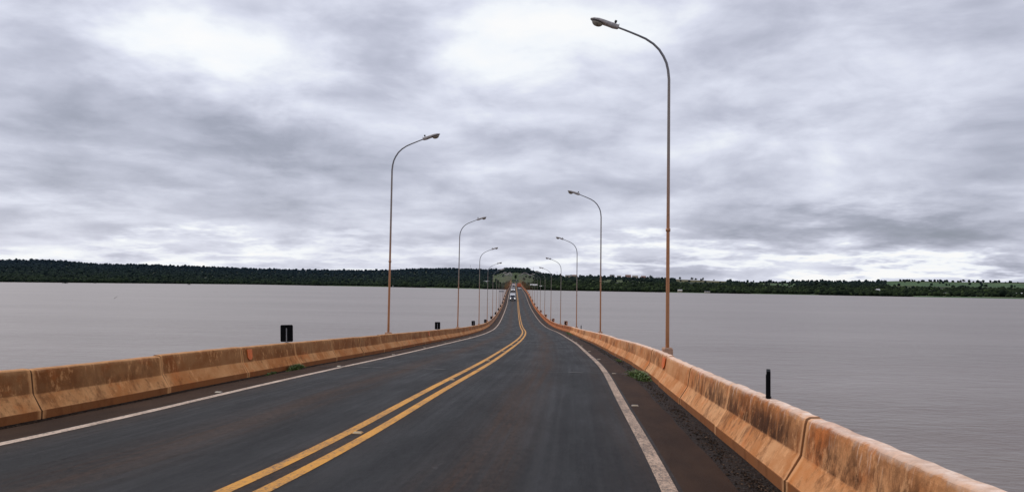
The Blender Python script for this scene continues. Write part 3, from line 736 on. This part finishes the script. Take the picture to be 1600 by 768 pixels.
me.polygons.add(len(F)); me.polygons.foreach_set('loop_start', (np.arange(len(F))*3).astype(np.int32)); me.polygons.foreach_set('loop_total', np.full(len(F), 3, dtype=np.int32))
me.update(calc_edges=True); me.validate()
for nm, arr in (('tint', tint), ('haze', hz)):
    a = me.attributes.new(nm, 'FLOAT', 'POINT'); a.data.foreach_set('value', arr.ravel().astype(np.float32))
m, t = newmat('forest_foliage'); ti = t.n('ShaderNodeAttribute', dict(attribute_name='tint')).outputs['Fac']; ha = t.n('ShaderNodeAttribute', dict(attribute_name='haze')).outputs['Fac']
tc = t.n('ShaderNodeTexCoord').outputs['Object']
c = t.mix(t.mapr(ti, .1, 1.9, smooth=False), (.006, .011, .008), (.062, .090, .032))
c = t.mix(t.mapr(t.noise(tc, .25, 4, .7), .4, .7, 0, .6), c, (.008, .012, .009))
c = t.mix(t.mapr(ha, .25, 1.0, 0, .75, smooth=False), c, (.014, .027, .044))  # distance haze painted into the foliage as a navy tint
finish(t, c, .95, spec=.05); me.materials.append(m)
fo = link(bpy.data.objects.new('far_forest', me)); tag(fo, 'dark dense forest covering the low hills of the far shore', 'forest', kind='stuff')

# individual skyline trees -----------------------------------------
fm = [simple('crown_dark', (.012, .022, .016), .9, spec=.1), simple('crown_mid', (.022, .038, .022), .9, spec=.1), simple('crown_light', (.035, .055, .03), .9, spec=.1)]
bark = simple('bark', (.06, .045, .035), .9)
def make_tree(h, spread, n=900, flat=.7):
    root = empty('tree'); m = MB()
    m.tube([(0, 0, -1), (.1, 0, h*.25), (.15, .1, h*.5), (0, .1, h*.75)], [h*.035, h*.028, h*.02, h*.008], 8)
    lim = []
    for k in range(7):
        a = k*2.4; z0 = h*(.12+.06*k); e = (cos(a)*spread*.6, sin(a)*spread*.6, z0+h*.16); m.tube([(.1, 0, z0), (e[0]*.5, e[1]*.5, z0+h*.08), e], [h*.014, h*.010, h*.004], 6); lim.append(e)
    m.build('trunk', bark, root)
    m = MB(); cl = lim+[(random.uniform(-.5, .5)*spread, random.uniform(-.5, .5)*spread, h*random.uniform(.3, .85)) for _ in range(9)]
    for i in range(n):
        c = random.choice(cl); d = np.array([random.gauss(0, 1) for _ in range(3)]); d /= np.linalg.norm(d)+1e-6; d *= random.random()**.4*spread*.42
        p = np.array(c)+d*np.array([1, 1, flat]); s_ = random.uniform(.35, .8)*h/12; u = np.array([random.gauss(0, 1) for _ in range(3)]); u /= np.linalg.norm(u); w = np.cross(u, [random.gauss(0, 1) for _ in range(3)]); w /= np.linalg.norm(w)
        m.add([tuple(p-u*s_), tuple(p+w*s_*.6), tuple(p+u*s_), tuple(p-w*s_*.6)], [(0, 1, 2, 3)], mat=0 if p[2] < c[2]-.2 else random.choice((1, 1, 2, 0)))
    m.build('crown', fm, root); return root
tr = [make_tree(12, 5.0, 1100), make_tree(10, 6.0, 1000, .6), make_tree(14, 4.0, 1000, 1.0)]
TL = [(806.5, .45, 2, 1.1, 'dark tree directly behind the dark canopy at the end of the road', 0), (876, .97, 2, 1.25, 'tall square-topped dark tree on the skyline just right of the bridge lamps', 0),
      (907, .98, 1, 1.3, 'wide dark tree on the ridge left of the second right lamp', 0), (923, .98, 1, 1.5, 'broad flat tree on the ridge between the two near right lamps', 0),
      (968, 1.0, 1, .9, 'small round tree on the ridge among rooftops', 0), (1017, .98, 0, 1.5, 'tall round tree on the ridge just left of the nearest lamp', 0),
      (1027, .98, 1, .9, 'low round tree beside the tall round ridge tree', 0), (1063, .98, 0, 1.25, 'round dark tree on the ridge right of the nearest lamp', 0),
      (1082, .98, 1, 1.5, 'broad tree at the left edge of the golden field', 0), (1088, .98, 1, 1.2, 'broad tree second from the left above the golden field', 0), (1099, .97, 2, 1.2, 'narrow upright tree above the golden field', 0),
      (1116, 1.0, 1, .8, 'small lone tree at the right end of the golden field', 0), (1142, .98, 0, 1.25, 'round tree just right of the golden field', 0), (1178, 1.0, 0, .9, 'small round tree on the low right ridge', 0),
      (1276, .55, 0, 1.6, 'tall dark tree rising from the right shore wood', 0), (1290, .55, 1, 1.6, 'broad dark tree beside the tall shore-wood tree', 0), (1311, 1.0, 1, 1.1, 'tree on the middle of the right ridge', 0),
      (1506, 1.0, 1, 1.4, 'dark tree standing above the green field far right', 0), (1540, .6, 1, 1.3, 'lone tree inside the green field far right', 0), (95, 1.0, 1, 1.3, 'dark bump of a tree on the left ridge', 0)]
usedt = [False]*3
for az, q, kd, scl, lb, _ in TL:
    o = tr[kd] if not usedt[kd] else copy_tree(tr[kd]); usedt[kd] = True
    x, y, z, e = land(az, q); o.location = (x, y, z); o.rotation_euler = (0, 0, random.random()*6); o.scale = (scl,)*3; tag(o, lb, 'tree', 'single trees on the far shore')
# palm
x, y, z, e = land(1100.5, .99)
# houses -----------------------------------------------------------
hw = [simple('house_white', (.72, .70, .66), .8), simple('house_cream', (.50, .40, .30), .8), simple('house_pink', (.50, .30, .24), .8)]
hr = [simple('roof_tile', (.22, .10, .06), .85), simple('roof_grey', (.28, .28, .29), .7), simple('roof_pale', (.60, .58, .56), .7)]
wn = simple('window_dark', (.03, .035, .04), .3)
def house(az, q, w, d, h, wi, ri, label, rz=0., name='house', cat='house'):
    x, y, z, e = land(az, q); root = empty(name, (x, y, z), rz, label=label, cat=cat, group='buildings on the far shore')
    m = MB(); m.box(-w/2, w/2, -d/2, d/2, -2, h); m.build('wall', hw[wi], root)
    m = MB(); o = .5; rh = h*.38
    m.add([(-w/2-o, -d/2-o, h+.02), (w/2+o, -d/2-o, h+.02), (w/2+o, d/2+o, h+.02), (-w/2-o, d/2+o, h+.02), (-w/2-o, 0, h+rh), (w/2+o, 0, h+rh)], [(0,1,5,4), (2,3,4,5), (0,4,3), (1,2,5), (3,2,1,0)]); m.build('roof', hr[ri], root)
    nwin = max(2, int(w/4))
    for k in range(nwin):
        cx = -w/2+w*(k+.5)/nwin; m = MB(); m.box(cx-.6, cx+.6, -d/2-.06, -d/2-.01, h*.35, h*.35+1.3); m.build('window', wn, root)
house(835, .06, 16, 10, 7, 0, 2, 'large white building with pale roof among trees just right of the bridge end', name='building', cat='building')
house(845.5, .06, 14, 9, 5, 0, 2, 'lower white annex right of the large white building by the bridge', name='building', cat='building')
house(761, .22, 15, 12, 6, 0, 1, 'pale grey house on the wooded slope left of the bridge end')
house(617, .005, 7, 6, 3.2, 0, 2, 'small white house on the shoreline left of the second left lamp')
house(648, .008, 8, 6, 3.2, 0, 2, 'second small white shore house nearer the second left lamp')
for az, lb, wi, ri, w, h in ((889, 'long cream rooftop on the ridge right of the bridge', 1, 1, 26, 5), (898, 'lower cream house beside the long rooftop on the ridge', 1, 0, 18, 5), (957, 'grey roofed house on the ridge right of the second right lamp', 1, 1, 18, 6), (968, 'flat pale house on the ridge in the row of rooftops', 1, 2, 16, 5),
                       (982, 'pink gabled house in the middle of the ridge row', 2, 0, 22, 6), (993, 'wide cream house in the ridge row', 1, 2, 22, 6), (1006, 'pink house at the right end of the ridge row', 2, 0, 18, 5)):
    house(az, .96, w*1.2, 12, h*1.9, wi, ri, lb)
house(1004, .12, 7, 6, 5, 0, 2, 'tiny white house low in the trees left of the nearest lamp')
house(1063, .01, 8, 6, 4, 1, 2, 'cream hut at the water edge right of the nearest lamp')
house(1107, .005, 14, 6, 2.4, 1, 1, 'low pale shed at the water edge below the golden field')
house(1249, .10, 8, 7, 5, 1, 2, 'small cream house in the trees of the right shore')
house(1372, .16, 7, 7, 7, 0, 2, 'small bright white house among dark trees on the right shore')
house(1594, .10, 16, 9, 5, 2, 2, 'pink-walled house near the right end of the shore')
house(1480, .08, 12, 8, 4, 1, 1, 'dull cream shed in front of the green field')
# antenna masts ----------------------------------------------------
st = simple('mast_steel', (.22, .22, .24), .6, .3)
for az, q, hgt, lb in ((735.5, .98, 24, 'thin lattice mast on the left ridge'), (834, .98, 20, 'thin lattice mast on the ridge right of the far lamps'), (871, .98, 22, 'thin lattice mast above the right ridge beside the dark tree')):
    x, y, z, e = land(az, q); root = empty('antenna_mast', (x, y, z), label=lb, cat='antenna mast', group='masts on the ridge')
    m = MB(); w = .9
    L = [(w, 0), (-w/2, w*.87), (-w/2, -w*.87)]
    for a, b in L: m.tube([(a, b, -2), (a*.5, b*.5, hgt)], .16, 5)
    for k in range(int(hgt/2)):
        for i in range(3):
            f0 = 1-.5*k*2/hgt; f1 = 1-.5*(k*2+2)/hgt; a = L[i]; b = L[(i+1) % 3]; m.tube([(a[0]*f0, a[1]*f0, k*2), (b[0]*f1, b[1]*f1, k*2+2)], .08, 4)
    m.build('lattice', st, root)
    m = MB(); m.tube([(0, 0, hgt-1), (0, 0, hgt+5)], .12, 5); m.box(-1, 1, -.2, .2, hgt-2, hgt); m.build('antenna', st, root)
# small boats near the left shore ----------------------------------
bmt = simple('boat_dark', (.03, .03, .03), .6)
for px, dpx, ln, lb in ((104, 9.2, 11, 'dark low boat lying off the far left shore'), (150, 8.2, 6, 'tiny dark boat just right of the far left boat'), (297, 8.2, 8, 'dark boat off the middle of the left shore')):
    dpx += 1.0; d = WZ*1200/dpx; root = empty('boat', ((px-800)/1200*d, d, 0), random.uniform(-.3, .3), label=lb, cat='boat', group='small boats by the left shore')
    m = MB(); secs = [(-.5, .05, .9), (-.35, .6, .7), (0, .85, .6), (.35, .7, .65), (.5, .45, .75)]; vs = []; fs = []
    for a, w, zz in secs: vs += [(a*ln, -w, zz), (a*ln, -w*.6, -.2), (a*ln, w*.6, -.2), (a*ln, w, zz)]
    for i in range(4):
        for k in range(3): fs.append((i*4+k, i*4+k+1, i*4+5+k, i*4+4+k))
        fs.append((i*4+3, i*4, i*4+4, i*4+7))
    fs += [(3, 2, 1, 0), (16, 17, 18, 19)]; m.add(vs, fs); m.build('hull', bmt, root)
    m = MB(); m.box(-.12*ln, .18*ln, -.55, .55, .6, 1.7, .05); m.build('cabin', bmt, root)
d = WZ*1200/(466-433.4); root = empty('driftwood', ((183-800)/1200*d, d, 0), label='broken branch sticking out of the river on the left', cat='driftwood')
m = MB(); m.tube([(-1.3, 0, -.3), (-.2, 0, .3), (.9, .1, 1.1), (1.2, .1, 1.5)], [.1, .09, .06, .02], 6); m.tube([(.2, 0, .5), (.0, 0, 1.0)], [.05, .02], 5); m.build('branch', bark, root)

# ------------------------------------------------------------------ water
m, t = newmat('river_water'); tc = t.n('ShaderNodeTexCoord').outputs['Object']; sx = t.sep(tc)
v1 = t.vec(t.m('MULTIPLY', sx[0], .45), t.m('MULTIPLY', sx[1], 1.0), 0.0)
w1 = t.noise(v1, .9, 6, .6, .6); w2 = t.noise(v1, .12, 4, .6, .4); w3 = t.noise(v1, 3.2, 3, .6)
bands = t.noise(t.vec(t.m('MULTIPLY', sx[0], .0035), t.m('MULTIPLY', sx[1], .014), 0.0), 1.0, 5, .6)
ripple = t.noise(t.vec(t.m('MULTIPLY', sx[0], .16), t.m('MULTIPLY', sx[1], .5), 4.0), 1.0, 5, .72, .3)
c = t.mix(t.mapr(bands, .3, .7), (.140, .112, .094), (.185, .150, .128))
c = t.mix(t.mapr(ripple, .56, .68, 0, .8), c, (.10, .06, .045))

c = t.mix(t.mapr(ripple, .42, .28, 0, .35), c, (.26, .225, .225))
mot = t.noise(t.vec(t.m('MULTIPLY', sx[0], .03), t.m('MULTIPLY', sx[1], .10), 2.0), 1.0, 7, .68, .5)
c = t.mix(t.mapr(mot, .36, .66, 0, .5), c, (.128, .092, .076))
hgt = t.m('ADD', t.m('MULTIPLY', w1, .14), t.m('ADD', t.m('MULTIPLY', w2, .35), t.m('MULTIPLY', w3, .02)))
bp = t.n('ShaderNodeBump', None, Strength=.9, Distance=1.0, Height=hgt).outputs[0]
dif = t.n('ShaderNodeBsdfDiffuse', None, Color=c, Normal=bp).outputs[0]
gl = t.n('ShaderNodeBsdfGlossy', None, Color=(.88, .86, .85, 1), Roughness=.32, Normal=bp).outputs[0]
fr = t.n('ShaderNodeFresnel', None, IOR=1.33, Normal=bp).outputs[0]
fac = t.m('MINIMUM', t.m('ADD', t.m('MULTIPLY', fr, .62), t.mapr(bands, .3, .7, -.03, .04)), .40)
ms = t.n('ShaderNodeMixShader', None, i0=t.m('MAXIMUM', fac, .02), i1=dif, i2=gl).outputs[0]
o = t.n('ShaderNodeOutputMaterial'); t.link(ms, o.inputs[0])
me = bpy.data.meshes.new('river'); R = 9000
me.from_pydata([(-R, -R, 0), (R, -R, 0), (R, R, 0), (-R, R, 0)], [], [(0, 1, 2, 3)]); me.materials.append(m)
o = link(bpy.data.objects.new('river', me)); o['kind'] = 'structure'

# ------------------------------------------------------------------ sky
w = bpy.data.worlds.new('World'); sc.world = w; w.use_nodes = True; t = NT(w.node_tree)
SUN_AZ, SUN_EL = radians(-50), radians(52)      # azimuth from +Y towards +X
sky = t.n('ShaderNodeTexSky', dict(sky_type='NISHITA', sun_disc=False, sun_elevation=SUN_EL, sun_rotation=SUN_AZ, altitude=200, air_density=1.2, dust_density=2.0)).outputs[0]
tc = t.n('ShaderNodeTexCoord').outputs['Generated']; d = t.sep(tc); X, Y, Z = d[0], d[1], d[2]
Zp = t.m('MAXIMUM', Z, 0.0); den = t.m('ADD', Zp, .17)
px = t.m('DIVIDE', X, den); py = t.m('DIVIDE', Y, den)
pv = t.vec(px, py, 0.0)
warp = t.m('SUBTRACT', t.noise(pv, 1.6, 5, .6), .5); warp2 = t.m('SUBTRACT', t.noise(t.vec(px, py, 7.0), 1.6, 5, .6), .5)
n1 = t.noise(pv, 1.5, 8, .53, .35); n2 = t.noise(t.vec(X, Y, t.m('MULTIPLY', Z, 2.3)), 7.5, 8, .56, .35)
n3 = t.noise(t.vec(t.m('MULTIPLY', px, .8), t.m('MULTIPLY', py, 1.0), 5.0), 2.6, 8, .52, .4)
az = t.m('ADD', t.m('ARCTAN2', X, Y), t.m('MULTIPLY', warp, .30)); el = t.m('ADD', t.m('ARCSINE', Z), t.m('MULTIPLY', warp2, .16))
base = t.m('ADD', t.m('MULTIPLY', t.m('SUBTRACT', n1, .5), .80), t.m('ADD', t.m('MULTIPLY', t.m('SUBTRACT', n2, .5), .62), t.m('MULTIPLY', t.m('SUBTRACT', n3, .5), .38)))
val = t.m('ADD', base, .57)
BL = [  # bearing, height, half-widths, amount  (soft bright and dark masses of the cloud deck)
 (330, 78, 170, 50, .34), (760, 35, 140, 80, .28), (960, 60, 170, 60, .22), (880, 190, 200, 50, .10), (60, 60, 90, 70, -.10), (560, 55, 75, 55, -.16),
 (170, 190, 170, 50, -.20), (420, 215, 160, 40, -.22), (250, 290, 330, 26, -.12), (90, 350, 130, 26, .10), (250, 396, 380, 16, .30), (700, 250, 200, 40, -.06),
 (1300, 90, 260, 70, -.10), (1180, 215, 130, 28, .10), (1350, 290, 260, 26, .03), (1380, 360, 280, 26, -.34), (1060, 330, 120, 22, -.02), (1000, 405, 160, 16, .34), (1400, 420, 320, 12, .42), (620, 395, 150, 20, .12), (1550, 300, 90, 25, -.1)]
for bx, by, sxp, syp, am in BL:
    a0 = math.atan((bx-800)/1200); e0 = math.atan((443+.0155*(bx-800)-by)/1200*cos(a0))
    sa = sxp/1200*cos(a0)**2; se = syp/1200*cos(e0)
    u = t.m('DIVIDE', t.m('SUBTRACT', az, a0), sa); v = t.m('DIVIDE', t.m('SUBTRACT', el, e0), se)
    g = t.m('POWER', 2.71828, t.m('MULTIPLY', t.m('ADD', t.m('MULTIPLY', u, u), t.m('MULTIPLY', v, v)), -1.0))
    val = t.m('ADD', val, t.m('MULTIPLY', g, am))
rp = t.n('ShaderNodeValToRGB', None, Fac=val); cr = rp.color_ramp
cr.elements[0].position = .0; cr.elements[0].color = (.25, .275, .335, 1); cr.elements[1].position = 1.0; cr.elements[1].color = (1.0, 1.0, 1.0, 1)
for ps, c_ in ((.28, (.37, .39, .48)), (.50, (.545, .565, .675)), (.68, (.735, .76, .875)), (.86, (.93, .96, 1.0))): e = cr.elements.new(ps); e.color = (*c_, 1)
cl = t.mix(1.0, rp.outputs[0], (10, 10, 10), 'MULTIPLY')
col = t.mix(.94, sky, cl)
below = t.mapr(Z, -.02, 0.0); col = t.mix(below, (2.2, 2.1, 2.1), col)
bg = t.n('ShaderNodeBackground', None, Color=col, Strength=.10); o = t.n('ShaderNodeOutputWorld'); t.link(bg.outputs[0], o.inputs[0])
# sun behind the overcast
L = bpy.data.lights.new('sun', 'SUN'); L.energy = 1.4; L.angle = radians(14); L.color = (1, .96, .90)
so = link(bpy.data.objects.new('sun', L)); dv = np.array([sin(SUN_AZ)*cos(SUN_EL), cos(SUN_AZ)*cos(SUN_EL), sin(SUN_EL)])
import mathutils
so.rotation_euler = mathutils.Vector(dv).to_track_quat('Z', 'Y').to_euler(); so.location = (0, 0, 60)

# ------------------------------------------------------------------ camera
cam = bpy.data.cameras.new('camera'); cam.sensor_width = 36; cam.lens = 27.0; cam.clip_start = .1; cam.clip_end = 30000
co = link(bpy.data.objects.new('camera', cam)); co.location = (0, 0, WZ)
pitch, roll = .0491, .0155
co.matrix_world = mathutils.Matrix.Translation((0, 0, WZ)) @ mathutils.Matrix.Rotation(pi/2+pitch, 4, 'X') @ mathutils.Matrix.Rotation(roll, 4, 'Z')
sc.camera = co
sc.view_settings.view_transform = 'Standard'; sc.view_settings.look = 'None'; sc.view_settings.exposure = 0; sc.view_settings.gamma = 1
sc.render.engine = 'CYCLES'; sc.cycles.max_bounces = 6
